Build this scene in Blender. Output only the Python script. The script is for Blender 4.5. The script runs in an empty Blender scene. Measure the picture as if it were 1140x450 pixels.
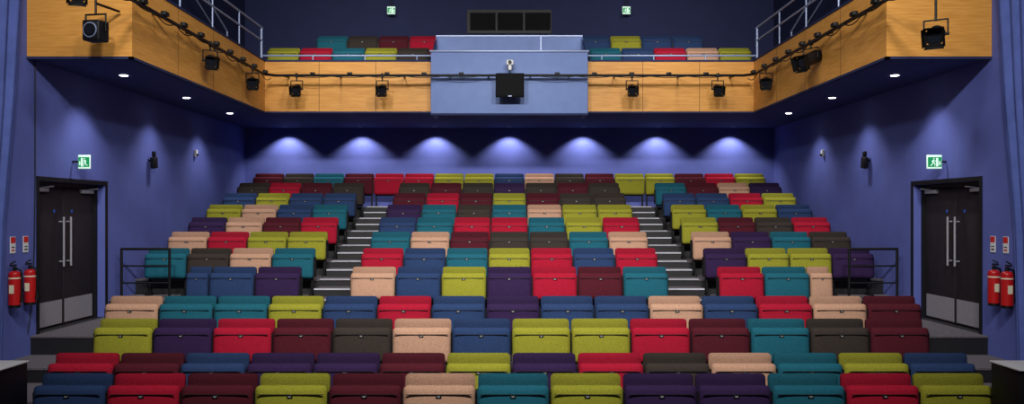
import bpy, bmesh, math, random
from mathutils import Vector, Matrix, Euler
random.seed(4)
scene = bpy.context.scene
scene.view_settings.view_transform = 'Standard'
scene.view_settings.look = 'None'
CAMZ = 2.0

# ---------------- materials ----------------
def srgb(r, g, b):
    def f(c):
        c /= 255.0
        return c/12.92 if c <= 0.04045 else ((c+0.055)/1.055)**2.4
    return (f(r), f(g), f(b), 1)

def mat(name, col, rough=0.6, metal=0.0, noise=None, var=0.0, bump=0.0, emit=None, estr=0, spec=0.5):
    m = bpy.data.materials.new(name); m.use_nodes = True
    nt = m.node_tree; b = nt.nodes['Principled BSDF']
    b.inputs['Base Color'].default_value = col
    b.inputs['Roughness'].default_value = rough
    b.inputs['Metallic'].default_value = metal
    b.inputs['Specular IOR Level'].default_value = spec
    if emit:
        b.inputs['Emission Color'].default_value = emit
        b.inputs['Emission Strength'].default_value = estr
    if noise:
        tc = nt.nodes.new('ShaderNodeTexCoord')
        n = nt.nodes.new('ShaderNodeTexNoise'); n.inputs['Scale'].default_value = noise
        n.inputs['Detail'].default_value = 5
        nt.links.new(tc.outputs['Object'], n.inputs['Vector'])
        if var:
            r = nt.nodes.new('ShaderNodeValToRGB')
            r.color_ramp.elements[0].position = 0.3; r.color_ramp.elements[1].position = 0.7
            r.color_ramp.elements[0].color = tuple(c*(1-var) for c in col[:3])+(1,)
            r.color_ramp.elements[1].color = tuple(min(1, c*(1+var)) for c in col[:3])+(1,)
            nt.links.new(n.outputs['Fac'], r.inputs['Fac'])
            nt.links.new(r.outputs['Color'], b.inputs['Base Color'])
        if bump:
            bp = nt.nodes.new('ShaderNodeBump'); bp.inputs['Strength'].default_value = bump
            bp.inputs['Distance'].default_value = 0.01
            nt.links.new(n.outputs['Fac'], bp.inputs['Height'])
            nt.links.new(bp.outputs['Normal'], b.inputs['Normal'])
    return m

def wood_mat():
    m = bpy.data.materials.new('maple_veneer'); m.use_nodes = True
    nt = m.node_tree; b = nt.nodes['Principled BSDF']
    b.inputs['Roughness'].default_value = 0.5
    b.inputs['Specular IOR Level'].default_value = 0.3
    tc = nt.nodes.new('ShaderNodeTexCoord')
    mp = nt.nodes.new('ShaderNodeMapping'); mp.inputs['Scale'].default_value = (1.3, 1.3, 20)
    n = nt.nodes.new('ShaderNodeTexNoise'); n.inputs['Scale'].default_value = 2.6
    n.inputs['Detail'].default_value = 8; n.inputs['Distortion'].default_value = 0.4
    r = nt.nodes.new('ShaderNodeValToRGB')
    r.color_ramp.elements[0].position = 0.28; r.color_ramp.elements[1].position = 0.72
    r.color_ramp.elements[0].color = srgb(184, 124, 52)
    r.color_ramp.elements[1].color = srgb(210, 152, 74)
    nt.links.new(tc.outputs['Object'], mp.inputs['Vector'])
    nt.links.new(mp.outputs['Vector'], n.inputs['Vector'])
    nt.links.new(n.outputs['Fac'], r.inputs['Fac'])
    nt.links.new(r.outputs['Color'], b.inputs['Base Color'])
    return m

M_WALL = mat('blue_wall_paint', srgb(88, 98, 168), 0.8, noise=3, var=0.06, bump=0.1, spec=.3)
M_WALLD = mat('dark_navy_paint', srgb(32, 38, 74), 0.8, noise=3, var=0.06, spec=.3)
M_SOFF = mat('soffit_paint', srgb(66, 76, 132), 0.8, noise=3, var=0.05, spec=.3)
M_BOX = mat('control_box_paint', srgb(108, 128, 178), 0.6, noise=6, var=0.05, spec=.3)
M_WOOD = wood_mat()
M_GAP = mat('panel_joint', srgb(90, 56, 22), 0.8)  # dark brown strips for the joints between wood panels
M_CARPET = mat('charcoal_carpet', srgb(92, 86, 92), 0.95, noise=60, var=0.3, bump=0.3)
M_STAGE = mat('stage_floor_black', srgb(38, 36, 40), 0.6, noise=20, var=0.2)
M_RISER = mat('riser_black', srgb(20, 18, 22), 0.6, noise=20, var=0.2)
M_NOSE = mat('aluminium_nosing', srgb(190, 190, 202), 0.5, 0.1)
M_BLACK = mat('black_powder_coat', srgb(9, 9, 11), 0.5, spec=.3)
M_BLACK2 = mat('black_frame', srgb(16, 15, 18), 0.55, spec=.3)
M_SCREEN = mat('matte_black_screen', srgb(7, 8, 11), 0.75, spec=.15)
M_STEEL = mat('brushed_steel', srgb(160, 160, 168), 0.5, 0.3, noise=40, var=0.1)
M_KICK = mat('kick_plate', srgb(142, 138, 147), 0.65, 0.1, noise=15, var=0.05, spec=.2)
M_DOOR = mat('door_dark_veneer', srgb(42, 36, 40), 0.65, noise=12, var=0.15, spec=.2)
M_RAIL = mat('grey_rail', srgb(140, 152, 185), 0.4, 0.2)
M_WHITE = mat('white_plastic', srgb(215, 215, 215), 0.5)
M_RED = mat('extinguisher_red', srgb(180, 22, 24), 0.35)
M_REDS = mat('sign_red', srgb(200, 30, 30), 0.5)
M_GREEN = mat('exit_green', srgb(20, 130, 75), 0.4, emit=srgb(20, 150, 85), estr=0.5)
M_EXW = mat('exit_white', srgb(215, 240, 225), 0.4, emit=srgb(205, 240, 220), estr=0.6)
M_LAMP = mat('downlight_lens', srgb(255, 250, 240), 0.4, emit=(1, 0.96, 0.9, 1), estr=12)
M_LENS = mat('lantern_lens', srgb(22, 24, 32), 0.2)
M_TAG = mat('seat_number_plate', srgb(150, 150, 150), 0.5, 0.1)

# ---------------- mesh builder ----------------
class MB:
    def __init__(s): s.bm = bmesh.new(); s.mats = []
    def mi(s, m):
        if m not in s.mats: s.mats.append(m)
        return s.mats.index(m)
    def box(s, c, d, m, bevel=0, rot=None, seg=2):
        t = bmesh.new(); bmesh.ops.create_cube(t, size=1)
        for v in t.verts: v.co = Vector((v.co.x*d[0], v.co.y*d[1], v.co.z*d[2]))
        if bevel: bmesh.ops.bevel(t, geom=t.edges[:], offset=bevel, segments=seg, affect='EDGES', profile=0.5)
        R = Euler(rot).to_matrix() if rot else Matrix.Identity(3)
        for v in t.verts: v.co = R @ v.co + Vector(c)
        s._merge(t, m, bevel > 0)
    def pad(s, c, d, m, rot=None, bulge=.015, rad=.04, topw=0.0):
        """upholstered pad: rounded rectangle, pillowed front and back (y)"""
        t = bmesh.new(); nx, nz = 14, 10
        def rr(u, v):
            x = u*d[0]/2; z = v*d[2]/2
            hx, hz = d[0]/2-rad, d[2]/2-rad
            ax, az = abs(x)-hx, abs(z)-hz
            if ax > 0 and az > 0:
                l = math.hypot(ax, az); mx = max(ax, az)
                if l > 0: ax, az = ax/l*mx, az/l*mx
                x = math.copysign(hx+ax, x); z = math.copysign(hz+az, z)
            return x, z
        us = [-1+2*i/nx for i in range(nx+1)]; vs = [-1+2*i/nz for i in range(nz+1)]
        us = [math.copysign(abs(u)**.6, u) for u in us]; vs = [math.copysign(abs(v)**.6, v) for v in vs]
        layers = []
        for sg in (-1, 1):
            g = []
            for v in vs:
                r_ = []
                for u in us:
                    x, z = rr(u, v)
                    e = (1-abs(u)**8)*(1-abs(v)**8); p = (1-u*u)*(1-v*v)
                    y = sg*(d[1]/2*(.45+.55*e**.5)+bulge*p**.5)
                    x *= 1+topw*v
                    r_.append(t.verts.new((x, y, z)))
                g.append(r_)
            layers.append(g)
        a, b = layers
        for j in range(nz):
            for i in range(nx):
                t.faces.new((a[j][i], a[j][i+1], a[j+1][i+1], a[j+1][i]))
                t.faces.new((b[j][i], b[j+1][i], b[j+1][i+1], b[j][i+1]))
        for i in range(nx):
            t.faces.new((a[0][i+1], a[0][i], b[0][i], b[0][i+1])); t.faces.new((a[nz][i], a[nz][i+1], b[nz][i+1], b[nz][i]))
        for j in range(nz):
            t.faces.new((a[j][0], a[j+1][0], b[j+1][0], b[j][0])); t.faces.new((a[j+1][nx], a[j][nx], b[j][nx], b[j+1][nx]))
        R = Euler(rot).to_matrix() if rot else Matrix.Identity(3)
        for v in t.verts: v.co = R @ v.co + Vector(c)
        s._merge(t, m, True)
    def b2(s, x0, x1, y0, y1, z0, z1, m, bevel=0):
        s.box(((x0+x1)/2, (y0+y1)/2, (z0+z1)/2), (abs(x1-x0), abs(y1-y0), abs(z1-z0)), m, bevel)
    def cyl(s, p, q, r, m, r2=None, n=16, caps=True):
        p = Vector(p); q = Vector(q); d = q-p
        t = bmesh.new()
        bmesh.ops.create_cone(t, cap_ends=caps, segments=n, radius1=r, radius2=r if r2 is None else r2, depth=d.length)
        R = d.to_track_quat('Z', 'Y').to_matrix()
        for v in t.verts: v.co = R @ v.co + (p+q)/2
        s._merge(t, m, True)
    def path(s, pts, r, m, n=10):
        for a, b in zip(pts[:-1], pts[1:]): s.cyl(a, b, r, m, n=n)
        for p in pts[1:-1]: s.sph(p, r, m)
    def sph(s, c, r, m, sc=(1, 1, 1)):
        t = bmesh.new(); bmesh.ops.create_uvsphere(t, u_segments=14, v_segments=8, radius=r)
        for v in t.verts: v.co = Vector((v.co.x*sc[0], v.co.y*sc[1], v.co.z*sc[2]))+Vector(c)
        s._merge(t, m, True)
    def poly(s, pts, m):
        vs = [s.bm.verts.new(p) for p in pts]; f = s.bm.faces.new(vs); f.material_index = s.mi(m)
    def _merge(s, t, m, smooth):
        idx = s.mi(m); mp = {}
        for v in t.verts: mp[v] = s.bm.verts.new(v.co)
        for f in t.faces:
            nf = s.bm.faces.new([mp[v] for v in f.verts]); nf.material_index = idx; nf.smooth = smooth
        t.free()
    def mesh(s, name):
        me = bpy.data.meshes.new(name); s.bm.to_mesh(me); s.bm.free()
        for m in s.mats: me.materials.append(m)
        try: me.set_sharp_from_angle(angle=math.radians(50))
        except Exception: pass
        return me
    def obj(s, name, loc=(0, 0, 0), rot=(0, 0, 0)):
        o = bpy.data.objects.new(name, s.mesh(name)); scene.collection.objects.link(o)
        o.location = loc; o.rotation_euler = rot
        return o
def place(me, name, loc, rot=(0, 0, 0), scale=(1, 1, 1)):
    o = bpy.data.objects.new(name, me); scene.collection.objects.link(o)
    o.location = loc; o.rotation_euler = rot; o.scale = scale
    return o

# ---------------- constants ----------------
S = 0.60; XW = 5.4; YB = 18.35; ZS = 3.73; XB = 4.26; YN = 10.09; YR = 15.55; ZT = 4.61; ZC = 7.2
DY0, DY1, DZ0, DZ1 = 10.3, 12.0, 0.61, 2.37

# ---------------- room shell ----------------
for sgn, nm in ((-1, 'left'), (1, 'right')):
    w = MB()
    a, b = sgn*XW, sgn*(XW+0.3)
    w.b2(a, b, -1, DY0, 0, ZC, M_WALL)
    w.b2(a, b, DY1, YB, 0, ZS, M_WALL)
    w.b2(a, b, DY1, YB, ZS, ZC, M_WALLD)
    w.b2(a, b, DY0, DY1, DZ1, ZS, M_WALL)
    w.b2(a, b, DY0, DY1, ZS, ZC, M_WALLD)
    w.b2(a, b, DY0, DY1, 0, DZ0, M_RISER)
    w.b2(sgn*(XW+0.22), b, DY0, DY1, DZ0, DZ1, M_RISER)
    w.obj('wall_'+nm)
w = MB()
w.b2(-XW-.3, XW+.3, YB, YB+.2, 0, ZS, M_WALL)
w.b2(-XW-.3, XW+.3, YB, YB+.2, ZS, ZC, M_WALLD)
w.obj('wall_back')
w = MB(); w.b2(-XW-.3, XW+.3, 2, YB+.2, ZC, ZC+.1, M_WALLD); w.obj('ceiling')
w = MB(); w.b2(-XW-.3, XW+.3, -1, YB+.2, -0.1, 0, M_STAGE); w.obj('floor')

# ---------------- seating platforms ----------------
rows = {1: (7.25, 0.0), 2: (8.08, 0.04), 3: (8.98, 0.25), 4: (9.85, 0.40), 5: (11.80, 0.61)}
for n in range(6, 13): rows[n] = (11.8+.86*(n-5), .61+.215*(n-5))
XP = XW-.002; YP = YB-.002
def platform(y0, y1, z):
    p = MB()
    p.b2(-XP, XP, y0+0.012, y1, 0.002, z-0.02, M_RISER)
    p.b2(-XP, XP, y0, y1, z-0.02, z, M_CARPET)
    p.obj('seating_platform')
platform(7.45, 8.32, .04); platform(8.32, 9.24, .25); platform(9.24, 10.12, .40); platform(10.12, 12.10, .61)
for n in range(6, 13):
    D, z = rows[n]
    platform(D-.56, YP if n == 12 else D+.30, z)
for sx in (-1, 1):
    st = MB()
    for n in range(6, 13):
        D, z = rows[n]; y0 = D-.56
        x0, x1 = sx*2.13, sx*2.73
        st.b2(x0, x1, y0-.40, y0-0.001, z-.214, z-.1075, M_RISER)
        st.b2(x0, x1, y0-.41, y0-.37, z-.1075, z-.1, M_NOSE)
        st.b2(x0, x1, y0-.36, y0-.001, z-.1075, z-.102, M_CARPET)
        st.b2(x0, x1, y0-.012, y0+.04, z+.0005, z+.008, M_NOSE)
        st.b2(x0, x1, y0-.012, y0-.001, z-.008, z+.004, M_NOSE)
        st.b2(x0, x1, y0-.415, y0-.402, z-.118, z-.103, M_NOSE)
    st.obj('aisle_staircase')

# ---------------- seats ----------------
COL = {'R': (158, 26, 48), 'T': (32, 90, 106), 'N': (42, 60, 96), 'Y': (140, 138, 46), 'P': (50, 34, 68),
       'B': (180, 140, 116), 'M': (78, 28, 38), 'K': (57, 50, 46)}
SEAT = {}
for k, c in COL.items():
    f = mat('seat_fabric_'+k, srgb(*c), 0.97, noise=90, var=0.2, bump=0.4, spec=0.06)
    fb = mat('shaded_back_fabric_'+k, srgb(*[v*.86 for v in c]), 0.97, noise=90, var=0.2, bump=0.4, spec=0.06)  # same fabric darkened: shade on the seat backs put into the colour
    s = MB()
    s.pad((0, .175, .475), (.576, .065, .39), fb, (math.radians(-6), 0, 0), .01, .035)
    s.box((0, .218, .46), (.55, .012, .35), M_BLACK2, .004, (math.radians(-6), 0, 0))
    s.pad((0, .048, .420), (.580, .10, .35), f, (math.radians(-6), 0, 0), .02, .04, .006)
    s.box((0, -.010, .532), (.535, .014, .005), M_BLACK2, 0, (math.radians(-6), 0, 0))
    s.box((0, -.014, .517), (.045, .012, .022), M_BLACK, .003, (math.radians(-6), 0, 0))
    s.box((0, -.021, .517), (.024, .004, .009), M_TAG, 0, (math.radians(-6), 0, 0))
    for sx in (-1, 1):
        s.box((sx*.255, .13, .20), (.03, .05, .40), M_BLACK2, .004)
        s.box((sx*.255, .12, .012), (.05, .24, .024), M_BLACK2, .004)
        s.box((sx*.2955, .12, .40), (.007, .16, .28), M_BLACK2)
    s.cyl((-.27, .12, .24), (.27, .12, .24), .018, M_BLACK2)
    SEAT[k] = s.mesh('theatre_seat_'+k)
def seat_at(k, x, D, z, sc=1):
    place(SEAT[k], 'theatre_seat', (x, D, z), (0, 0, 0), (sc, 1, 1))
def row(cols, x0, n=None, D=None, z=None):
    if n: D, z = rows[n]
    for i, k in enumerate(cols): seat_at(k, x0+S*(i+.5), D, z)
row('NRMYMBTYPPTRY', -6.5*S+.03, 1)
row('RMNPPMYPRKBTYN', -7*S+.02, 2)
row('YPRMKBNYYRMTKM', -7*S+.02, 3)
row('BTTYNRNPNNBNRBM', -7.5*S+.04, 4)
mid = {5: 'BNYPRMT', 6: 'RNTYRNR', 7: 'TBMKKTB', 8: 'NTRRTYR', 9: 'PTKTBYY', 10: 'MRMYMKK', 11: 'KMKPKMK'}
left = {6: 'TKBT', 7: 'BRYY', 8: 'PBMR', 9: 'YBNT', 10: 'NYNN', 11: 'KRMK'}
right = {6: 'PYYP', 7: 'BPTK', 8: 'YMKR', 9: 'YTYN', 10: 'NNRY', 11: 'TMBP'}
for n in mid: row(mid[n], -3.5*S, n)
for n in left:
    row(left[n], -2.76-4*S, n); row(right[n], 2.76, n)
D, z = rows[5]
row('NP', -2.76-2*S, 5); seat_at('N', -2.76-2.25*S, D, z, .5)
row('RT', 2.76, 5); seat_at('B', 2.76+2.25*S, D, z, .5)
row('MKTMRRYYNBKMYYMRY', -8.5*S, 12)
row('TKMR', -3.74, D=17.35, z=4.78); row('NYNN', 1.36, D=17.35, z=4.78)
row('YRTYK', -4.47, D=16.5, z=4.39); row('TNRBY', 1.47, D=16.5, z=4.39)

# ---------------- guard rails ----------------
for sx in (-1, 1):
    g = MB(); y = 12.16; z0 = .827
    x0, x1 = sx*5.25, sx*4.6
    g.path([(x0, y, z0), (x0, y, 1.51), (x1, y, 1.51), (x1, y, z0)], .018, M_BLACK)
    for zz in (1.28, 1.05): g.cyl((x0, y, zz), (x1, y, zz), .011, M_BLACK)
    for px in (x0, x1): g.cyl((px, y, z0), (px, y, z0+.01), .04, M_BLACK)
    g.obj('guard_rail')
for sx in (-1, 1):
    g = MB(); g.b2(sx*3.86, sx*4.4, 6.8, 7.2, 0, .80, M_BLACK2, .01); g.b2(sx*3.85, sx*4.41, 6.78, 7.21, .80, .815, M_WHITE, .005)
    g.b2(sx*3.9, sx*4.36, 6.795, 6.8, .1, .7, M_BLACK)
    g.obj('speaker_plinth')

# ---------------- balcony ----------------
b = MB()
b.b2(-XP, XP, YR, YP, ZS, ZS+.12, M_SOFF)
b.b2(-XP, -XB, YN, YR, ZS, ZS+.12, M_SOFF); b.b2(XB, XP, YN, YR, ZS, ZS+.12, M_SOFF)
b.obj('balcony_slab')
f = MB()
f.b2(-XP, -XB, YN-.04, YN, ZS+.02, ZT, M_WOOD); f.b2(XB, XP, YN-.04, YN, ZS+.02, ZT, M_WOOD)
for sx in (-1, 1):
    f.b2(sx*XB, sx*(XB-.04), YN-.04, YR-.04, ZS+.02, ZT, M_WOOD)
    f.b2(sx*(XB+.08), sx*(XB-.05), YN-.05, YR+.02, ZT, ZT+.03, M_WALLD)
    f.b2(sx*(XB), sx*(XB-.045), YN-.045, YR-.04, ZS-.01, ZS+.02, M_WALLD)
    f.b2(sx*(XB-.045), sx*XP, YN-.045, YN, ZS-.01, ZS+.02, M_WALLD)
    yy = YN+1.35
    while yy < YR-.3:
        f.b2(sx*(XB-.04), sx*(XB-.042), yy, yy+.008, ZS+.02, ZT, M_GAP); yy += 1.37
    f.b2(sx*1.33, sx*(XB-.04), YR-.04, YR, ZS+.02, ZT, M_WOOD)
    f.b2(sx*1.33, sx*(XB-.04), YR-.05, YR+.08, ZT, ZT+.03, M_WALLD)
    f.b2(sx*1.33, sx*(XB-.04), YR-.045, YR, ZS-.01, ZS+.02, M_WALLD)
    for xx in (2.3, 3.28): f.b2(sx*xx, sx*(xx+.008), YR-.042, YR-.04, ZS+.02, ZT, M_GAP)
f.obj('balcony_fascia')
u = MB(); u.b2(-XP, XP, 16.02, 16.95, ZS+.122, 4.39, M_RISER); u.b2(-XP, XP, 16.95, YP, ZS+.122, 4.78, M_RISER); u.obj('balcony_platform')
c = MB()
c.b2(-1.33, 1.33, 15.2, 15.26, 3.68, 4.72, M_BOX, .01)
c.b2(-1.33, -1.27, 15.26, 16.0, 3.68, 4.72, M_BOX); c.b2(1.33, 1.27, 15.26, 16.0, 3.68, 4.72, M_BOX)
c.b2(-1.27, 1.27, 15.26, 15.54, 3.68, 3.74, M_BOX)
c.b2(-1.335, 1.335, 15.195, 15.3, 3.65, 3.685, M_WALLD)
c.b2(-1.35, 1.35, 15.17, 15.5, 4.72, 4.75, M_RAIL, .006)
c.b2(-1.30, 1.30, 15.95, 16.0, 4.37, 5.13, M_BOX)
for sx in (-1, 1):
    c.poly([(sx*1.31, 15.3, 4.75), (sx*1.31, 15.97, 4.75), (sx*1.31, 15.97, 5.13)], M_BOX)
    c.poly([(sx*1.28, 15.3, 4.75), (sx*1.28, 15.97, 4.75), (sx*1.28, 15.97, 5.13)], M_BOX)
c.b2(.55, .57, 15.93, 15.95, 4.75, 5.13, M_RAIL)
c.b2(-1.3, 1.3, 15.93, 16.02, 5.13, 5.15, M_RAIL)
c.obj('control_booth')
c = MB()
c.b2(-.86, .86, YB-.04, YB-.002, 5.66, 6.14, M_BLACK)
for i in range(3): c.b2(-.8+.56*i, -.28+.56*i, YB-.045, YB-.04, 5.72, 6.08, M_SCREEN)
c.obj('window_1')
c = MB(); c.b2(-XP, XP, 12.2, 12.5, 6.75, ZC-.002, M_WALLD); c.obj('ceiling_beam')

for sx in (-1, 1):
    r = MB(); X = sx*(XB+.02)
    r.cyl((X, YN, 4.98), (X, YR, 4.98), .018, M_RAIL); r.cyl((X, YN, 5.2), (X, YR, 5.2), .02, M_RAIL)
    y = YN+.3
    while y < YR+.1:
        r.cyl((X, y, ZT+.03), (X, y, 5.2), .013, M_RAIL); y += 1.28
    r.cyl((X, YR-.04, ZT+.03), (X, YR-.04, 5.2), .02, M_RAIL)
    r.cyl((X, YR, 4.72), (sx*1.36, YR, 4.72), .016, M_RAIL)
    for xx in (1.6, 2.5, 3.4): r.cyl((sx*xx, YR, ZT+.03), (sx*xx, YR, 4.72), .012, M_RAIL)
    r.path([(sx*4.9, 15.6, ZS+.12), (sx*4.9, 15.6, 5.15), (sx*4.9, 12.6, 6.1), (sx*4.9, 12.6, ZS+.12)], .016, M_RAIL)
    r.cyl((sx*4.9, 15.6, 4.85), (sx*4.9, 12.6, 5.8), .012, M_RAIL)
    r.obj('balcony_railing')

# ---------------- lighting bars & lanterns ----------------
PX, PY, PZ = 4.06, 15.0, 4.295
r = MB()
r.path([(-PX, 8.4, PZ), (-PX, PY-.15, PZ), (-PX+.15, PY, PZ), (PX-.15, PY, PZ), (PX, PY-.15, PZ), (PX, 8.4, PZ)], .022, M_BLACK, 12)
for sx in (-1, 1):
    for y in (10.6, 11.7, 12.8, 13.9): r.cyl((sx*PX, y, PZ), (sx*(XB-.045), y, PZ+.06), .014, M_BLACK)
    for x in (1.8, 2.9, 3.8): r.cyl((sx*x, PY, PZ), (sx*x, YR-.045, PZ+.04), .014, M_BLACK)
    for x in (.35, 1.0): r.cyl((sx*x, PY, PZ), (sx*x, 15.198, PZ), .014, M_BLACK)
    y = 9.0
    while y < 14.6:
        pts = [(sx*(PX-.03), y+.6*t/6, PZ-.02-.05*math.sin(math.pi*t/6)*(1+.4*math.sin(y*7))) for t in range(7)]
        r.path(pts, .007, M_BLACK, 6)
        r.box((sx*(PX-.02), y+.3, PZ+.04), (.06, .12, .05), M_BLACK, .005); y += .62
    x = .5
    while x < 3.6:
        pts = [(sx*(x+.6*t/6), PY-.03, PZ-.02-.022*math.sin(math.pi*t/6)) for t in range(7)]
        r.path(pts, .006, M_BLACK, 6)
        r.box((sx*(x+.3), PY-.02, PZ+.03), (.08, .05, .035), M_BLACK, .005); x += .62
r.obj('lighting_bar')

def lantern(body, ln, drop, stem=.07):
    l = MB()
    l.box((0, 0, 0), (.04, .07, .07), M_BLACK, .008)
    l.cyl((0, 0, -.03), (0, 0, -stem-.01), .012, M_BLACK)
    w = body+.025; zc = -stem-drop
    l.path([(-w, 0, zc), (-w, 0, -stem), (w, 0, -stem), (w, 0, zc)], .008, M_BLACK, 8)
    R = Matrix.Rotation(math.radians(22), 3, 'X')
    def P(x, y, z): return tuple(R @ Vector((x, y, z)) + Vector((0, 0, zc)))
    l.cyl(P(0, ln*.45, 0), P(0, -ln*.3, 0), body*.85, M_BLACK2, body, 20)
    l.cyl(P(0, ln*.62, 0), P(0, ln*.45, 0), body*.5, M_BLACK2, body*.85, 20)
    l.cyl(P(0, -ln*.3, 0), P(0, -ln*.42, 0), body*1.08, M_BLACK, None, 20)
    l.cyl(P(0, -ln*.42, 0), P(0, -ln*.43, 0), body*.75, M_LENS, None, 20)
    for i in range(3): l.cyl(P(0, ln*(.05+.12*i), 0), P(0, ln*(.08+.12*i), 0), body*.96, M_BLACK, None, 20)
    for sx in (-1, 1): l.cyl(P(sx*body*.8, 0, 0), P(sx*w*1.1, 0, 0), .014, M_BLACK)
    for (dx, dz, sxx, szz) in ((0, 1, 2.2, .25), (0, -1, 2.2, .25), (1, 0, .25, 2.2), (-1, 0, .25, 2.2)):
        l.box(P(dx*body, -ln*.44, dz*body), (body*sxx, .02, body*szz), M_BLACK, 0, (math.radians(22), 0, 0))
    bd = body*1.05; yb = -ln*.46
    for (ax, az) in ((1, 0), (-1, 0), (0, 1), (0, -1)):
        if ax: l.poly([P(ax*bd, yb, -bd), P(ax*bd, yb, bd), P(ax*bd*1.2, yb-.07, bd*1.05), P(ax*bd*1.2, yb-.07, -bd*1.05)], M_BLACK)
        else: l.poly([P(-bd, yb, az*bd), P(bd, yb, az*bd), P(bd*1.05, yb-.07, az*bd*1.2), P(-bd*1.05, yb-.07, az*bd*1.2)], M_BLACK)
    return l.mesh('stage_lantern')
LM = lantern(.072, .2, .14, .09); LB = lantern(.09, .42, .14, .08); LL = lantern(.08, .22, .14, .46)
for x in (-3.55, -2.12, 2.05, 3.48): place(LM, 'stage_lantern', (x, PY, PZ))
for sx in (-1, 1): place(LM, 'stage_lantern', (sx*PX, 14.2, PZ), (0, 0, sx*-.3))
place(LM, 'stage_lantern', (-PX, 12.2, PZ), (0, 0, .5)); place(LB, 'stage_lantern', (PX, 12.1, PZ), (0, 0, -1.0))
place(LL, 'stage_lantern', (PX, 8.55, PZ), (0, 0, -.6))
place(LM, 'stage_lantern', (-PX, 8.45, PZ), (0, 0, .4))
l = MB()
l.box((0, 0, 0), (.2, .18, .22), M_BLACK2, .015); l.cyl((0, -.09, 0), (0, -.102, 0), .08, M_RAIL, None, 24)
l.cyl((0, -.102, 0), (0, -.106, 0), .07, M_BLACK, None, 24)
l.cyl((0, -.106, 0), (0, -.107, 0), .045, M_LENS, None, 24)
l.path([(-.12, 0, 0), (-.12, 0, .18), (.12, 0, .18), (.12, 0, 0)], .01, M_BLACK)
l.cyl((0, 0, .18), (0, 0, .40), .012, M_BLACK); l.cyl((0, 0, .3), (0, .40, .3), .014, M_BLACK)
l.obj('hanging_loudspeaker', (-4.42, 9.6, 3.94), (0, 0, -.2))
l = MB()
l.box((0, 0, 0), (.47, .05, .40), M_SCREEN, .012); l.box((0, -.026, .01), (.42, .004, .34), M_SCREEN)
l.box((0, -.027, -.18), (.06, .004, .012), M_RAIL)
l.box((0, .05, .05), (.12, .05, .12), M_BLACK); l.cyl((0, .075, .0), (0, .075, .14), .02, M_BLACK)
l.obj('wall_monitor', (0.01, 14.86, 4.11))
l = MB(); l.box((0, 0, 0), (.12, .1, .09), M_WHITE, .02); l.cyl((0, -.05, 0), (0, -.075, 0), .03, M_BLACK); l.cyl((0, 0, -.12), (0, 0, -.04), .03, M_WHITE)
l.cyl((0, 0, -.12), (0, .23, -.12), .012, M_BLACK)
l.obj('security_camera', (0.01, 14.96, 4.5))

# ---------------- doors ----------------
ym = (DY0+DY1)/2
M_BLUE = mat('sign_blue', srgb(40, 90, 190))
for i, sx in enumerate((-1, 1)):
    d = MB(); X = sx*(XW+.14)
    for (a, b_) in ((DY0+.05, ym-.004), (ym+.004, DY1-.05)):
        d.b2(X, X+sx*.05, a, b_, DZ0+.01, DZ1-.05, M_DOOR, .004)
        d.b2(X-sx*.004, X, a+.03, b_-.03, DZ0+.03, DZ0+.32, M_KICK)
    for (a, b_) in ((DY0+.002, DY0+.05), (DY1-.05, DY1-.002)): d.b2(sx*(XW+.1), sx*(XW+.2), a, b_, DZ0, DZ1-.002, M_BLACK2)
    d.b2(sx*(XW+.1), sx*(XW+.2), DY0+.05, DY1-.05, DZ1-.05, DZ1-.002, M_BLACK2)
    for yy in (ym-.09, ym+.09):
        xh = X-sx*.055
        d.cyl((xh, yy, 1.34), (xh, yy, 1.95), .013, M_STEEL)
        for zz in (1.40, 1.89): d.cyl((xh, yy, zz), (X, yy, zz), .01, M_STEEL)
    for (a, b_) in ((DY0+.12, DY0+.42), (DY1-.42, DY1-.12)):
        d.b2(X-sx*.05, X, a, b_, DZ1-.12, DZ1-.07, M_STEEL, .004)
        d.cyl((X-sx*.04, (a+b_)/2, DZ1-.07), (X-sx*.1, (a+b_)/2+.15, DZ1-.055), .008, M_STEEL)
    for yy in (ym-.22, ym+.22): d.cyl((X-sx*.004, yy, 2.02), (X, yy, 2.02), .022, M_BLUE)
    d.obj('door_%d' % (i+1))
    t = MB()
    t.b2(sx*(XW-.015), sx*(XW-.001), DY0-.05, DY0, DZ0, DZ1+.05, M_BLACK2); t.b2(sx*(XW-.015), sx*(XW-.001), DY1, DY1+.05, DZ0, DZ1+.05, M_BLACK2)
    t.b2(sx*(XW-.015), sx*(XW-.001), DY0, DY1, DZ1, DZ1+.05, M_BLACK2)
    t.obj('trim_%d' % (i+1))

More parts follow.
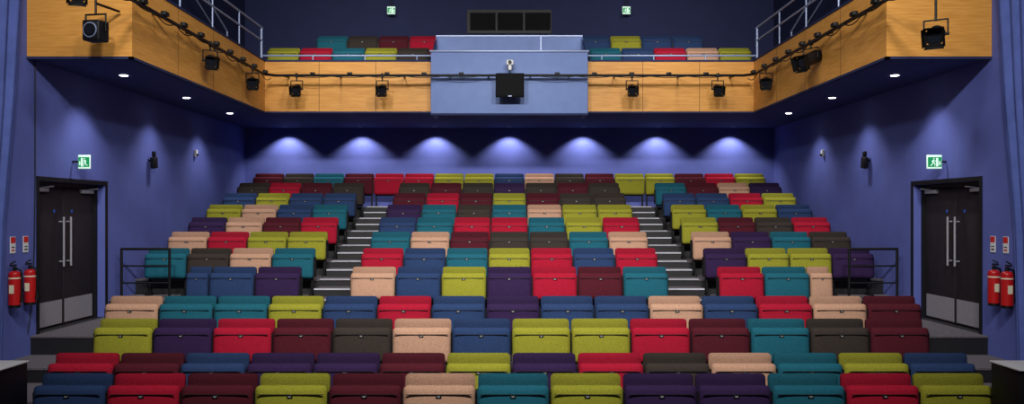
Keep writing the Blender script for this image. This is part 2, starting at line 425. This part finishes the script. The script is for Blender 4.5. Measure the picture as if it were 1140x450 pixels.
# ---------------- exit signs ----------------
def exit_sign(w, h, arrow_dir=1):
    e = MB()
    e.box((0, 0, 0), (w, .03, h), M_EXW, .004)
    e.box((0, -.016, -.02*h), (w*.94, .003, h*.72), M_GREEN)
    y = -.0185
    def q(pts): e.poly([(px*w, y, pz*h) for px, pz in pts], M_EXW)
    q([(.08*arrow_dir, -.34), (.24*arrow_dir, -.34), (.24*arrow_dir, .28), (.08*arrow_dir, .28)])
    hx = -.06*arrow_dir
    q([(hx+.045*math.cos(t*math.pi/4), .22+.06*math.sin(t*math.pi/4)) for t in range(8)])
    d = arrow_dir
    q([(hx-.07*d, .13), (hx+.03*d, .13), (hx-.02*d, -.08), (hx-.11*d, -.05)])
    q([(hx-.03*d, -.08), (hx+.03*d, -.03), (hx+.10*d, -.17), (hx+.05*d, -.20)])
    q([(hx+.06*d, -.17), (hx+.10*d, -.17), (hx+.07*d, -.33), (hx+.03*d, -.33)])
    q([(hx-.11*d, -.05), (hx-.04*d, -.08), (hx-.12*d, -.25), (hx-.17*d, -.22)])
    q([(hx-.16*d, -.22), (hx-.14*d, -.28), (hx-.26*d, -.28), (hx-.26*d, -.23)])
    q([(hx+.02*d, .12), (hx+.03*d, .06), (hx+.13*d, .01), (hx+.14*d, .06)])
    q([(hx-.07*d, .12), (hx-.05*d, .06), (hx-.15*d, .0), (hx-.17*d, .05)])
    q([(.30*d, .05), (.38*d, .05), (.38*d, -.15), (.30*d, -.15)])
    q([(.26*d, -.13), (.42*d, -.13), (.34*d, -.28)])
    return e
for sx in (-1, 1):
    wd = .145 if sx < 0 else .18
    e = exit_sign(wd, .17, sx)
    e.cyl((sx*wd*.45, 0, 0), (sx*.148, 0, 0), .012, M_BLACK)
    e.obj('exit_sign', (sx*5.25, 11.1, 2.63))
for x in (-2.38, 2.36):
    e = exit_sign(.16, .15, 1); e.cyl((0, 0, .07), (0, 0, 1.11), .01, M_BLACK); e.obj('exit_sign', (x, 18.1, 6.08))

# ---------------- fire extinguishers & signs ----------------
ex = MB()
M_BAND = mat('extinguisher_band', srgb(215, 205, 180))
ex.cyl((0, 0, .03), (0, 0, .36), .062, M_RED, None, 24); ex.sph((0, 0, .36), .062, M_RED, (1, 1, .6)); ex.cyl((0, 0, 0), (0, 0, .03), .058, M_BLACK, None, 24)
ex.cyl((0, 0, .385), (0, 0, .44), .02, M_BLACK); ex.box((0, -.03, .455), (.022, .11, .02), M_BLACK, .004); ex.box((0, -.03, .485), (.022, .1, .012), M_BLACK, .004, (.25, 0, 0))
ex.path([(.02, 0, .42), (.068, 0, .40), (.08, 0, .3), (.076, 0, .14)], .010, M_BLACK, 8); ex.cyl((.076, 0, .14), (.076, 0, .06), .012, M_BLACK, .02)
ex.box((0, -.061, .20), (.05, .006, .09), M_BAND); ex.cyl((0, 0, .31), (0, 0, .325), .0632, M_BAND, None, 24)
EX = ex.mesh('fire_extinguisher')
for x, y in ((-5.32, 9.66), (-5.32, 9.97), (5.32, 9.86), (5.32, 9.60)):
    place(EX, 'fire_extinguisher', (x, y, .98))
for sx in (-1, 1):
    for y, red in ((9.76, True), (10.02, False)):
        s = MB(); s.b2(sx*(XW-.008), sx*(XW-.001), y-.05, y+.05, 1.56, 1.74, M_WHITE)
        s.b2(sx*(XW-.010), sx*(XW-.008), y-.045, y+.045, 1.67, 1.735, M_REDS)
        s.b2(sx*(XW-.010), sx*(XW-.008), y-.03, y+.03, 1.585, 1.60, M_REDS if red else M_BLACK); s.b2(sx*(XW-.010), sx*(XW-.008), y-.03, y+.03, 1.62, 1.63, M_BLACK)
        s.obj('extinguisher_sign')
    s = MB(); s.box((0, 0, 0), (.08, .12, .17), M_BLACK2, .015, (.15, 0, 0)); s.cyl((0, 0, .03), (sx*.075, 0, .03), .02, M_BLACK); s.box((0, 0, .13), (.05, .06, .08), M_BLACK, .01)
    s.obj('wall_speaker', (sx*5.32, 13.45, 2.75))
    s = MB(); s.box((0, 0, 0), (.05, .07, .12), M_WHITE, .012); s.cyl((0, 0, -.02), (-sx*.04, -.02, -.03), .02, M_BLACK); s.obj('motion_sensor', (sx*5.372, 15.4, 3.02))
s = MB(); s.path([(-5.385, 10.2, 3.72), (-5.385, 10.2, 2.4), (-5.385, 10.18, 1.6), (-5.385, 10.14, 1.0), (-5.385, 10.05, .65)], .006, M_BLACK, 6); s.obj('hanging_cable')

# drapes
M_DRAPE = mat('blue_drape', srgb(82, 96, 160), 0.95, noise=8, var=0.1, spec=.1)
for sx in (-1, 1):
    s = MB(); bm = s.bm; idx = s.mi(M_DRAPE); n = 90; levels = [(6.9, 8.2, 9.98, .05), (4.6, 8.3, 9.85, .045), (3.2, 8.4, 9.70, .035), (1.9, 8.5, 9.5, .025), (.42, 8.5, 9.42, .02)]
    cols = []
    for i in range(n+1):
        t = i/n; c_ = []
        for (zz, ya, yb, am) in levels:
            c_.append(bm.verts.new((sx*(XW-.07-am*math.sin(t*math.pi*16)-.3*am*math.sin(t*37)), ya+(yb-ya)*t, zz)))
        cols.append(c_)
    for a, b_ in zip(cols[:-1], cols[1:]):
        for j in range(len(levels)-1):
            f_ = bm.faces.new((a[j], b_[j], b_[j+1], a[j+1])); f_.smooth = True; f_.material_index = idx
    s.obj('blue_drape')

# ---------------- downlights ----------------
def spot(name, loc, target, power, ang=70, blend=.6, col=(1, .95, .88), size=.05):
    L = bpy.data.lights.new(name, 'SPOT'); L.energy = power; L.spot_size = math.radians(ang); L.spot_blend = blend
    L.color = col; L.shadow_soft_size = size
    o = bpy.data.objects.new(name, L); scene.collection.objects.link(o); o.location = loc
    o.rotation_euler = (Vector(target)-Vector(loc)).to_track_quat('-Z', 'Y').to_euler()
    return o
dl = MB()
for k in range(-3, 4):
    x = 1.5*k; dl.cyl((x, 18.05, ZS-.004), (x, 18.05, ZS-.001), .05, M_RAIL)
    spot('downlight_lamp', (x, 18.06, ZS-.01), (x, 18.20, 2.6), 72, 112, .55, (1, .97, .97), .03)
for sx in (-1, 1):
    for y in (11.3, 13.5, 15.6):
        dl.cyl((sx*4.85, y, ZS-.006), (sx*4.85, y, ZS-.001), .05, M_LAMP)
        spot('downlight_lamp', (sx*4.85, y, ZS-.03), (sx*5.2, y, .8), 46, 105, .8, (1, .98, 1))
dl.obj('recessed_downlights')

def area(name, loc, target, power, sx, sy, col=(1, .98, .95), spread=110):
    L = bpy.data.lights.new(name, 'AREA'); L.shape = 'RECTANGLE'; L.size = sx; L.size_y = sy; L.energy = power; L.color = col
    L.spread = math.radians(spread)
    o = bpy.data.objects.new(name, L); scene.collection.objects.link(o); o.location = loc
    o.rotation_euler = (Vector(target)-Vector(loc)).to_track_quat('-Z', 'Y').to_euler()
for x in (-2.4, 0, 2.4):
    area('house_light', (x, 3.0, 6.5), (x*.5, 15.0, 1.9), 150, .7, .4, spread=95)
    area('house_light', (x, 9.0, 6.9), (x*.8, 12.2, 1.0), 24, 1.0, .6)
for x in (-2.9, 2.9):
    area('balcony_fill', (x, 13.2, 6.7), (x, 17.0, 4.6), 14, .5, .4, spread=70)  # added fill without a fixture, brightens the dim balcony seats
w = bpy.data.worlds.new('world'); scene.world = w; w.use_nodes = True
w.node_tree.nodes['Background'].inputs[0].default_value = (.6, .62, .8, 1)
w.node_tree.nodes['Background'].inputs[1].default_value = .12

# ---------------- camera ----------------
cd = bpy.data.cameras.new('camera'); cam = bpy.data.objects.new('camera', cd); scene.collection.objects.link(cam)
cd.sensor_width = 36; cd.lens = 1000/1140*36
cd.shift_x = 3/1140; cd.shift_y = 12/1140
cam.location = (0, 0, CAMZ); cam.rotation_euler = (math.radians(90), 0, 0)
scene.camera = cam
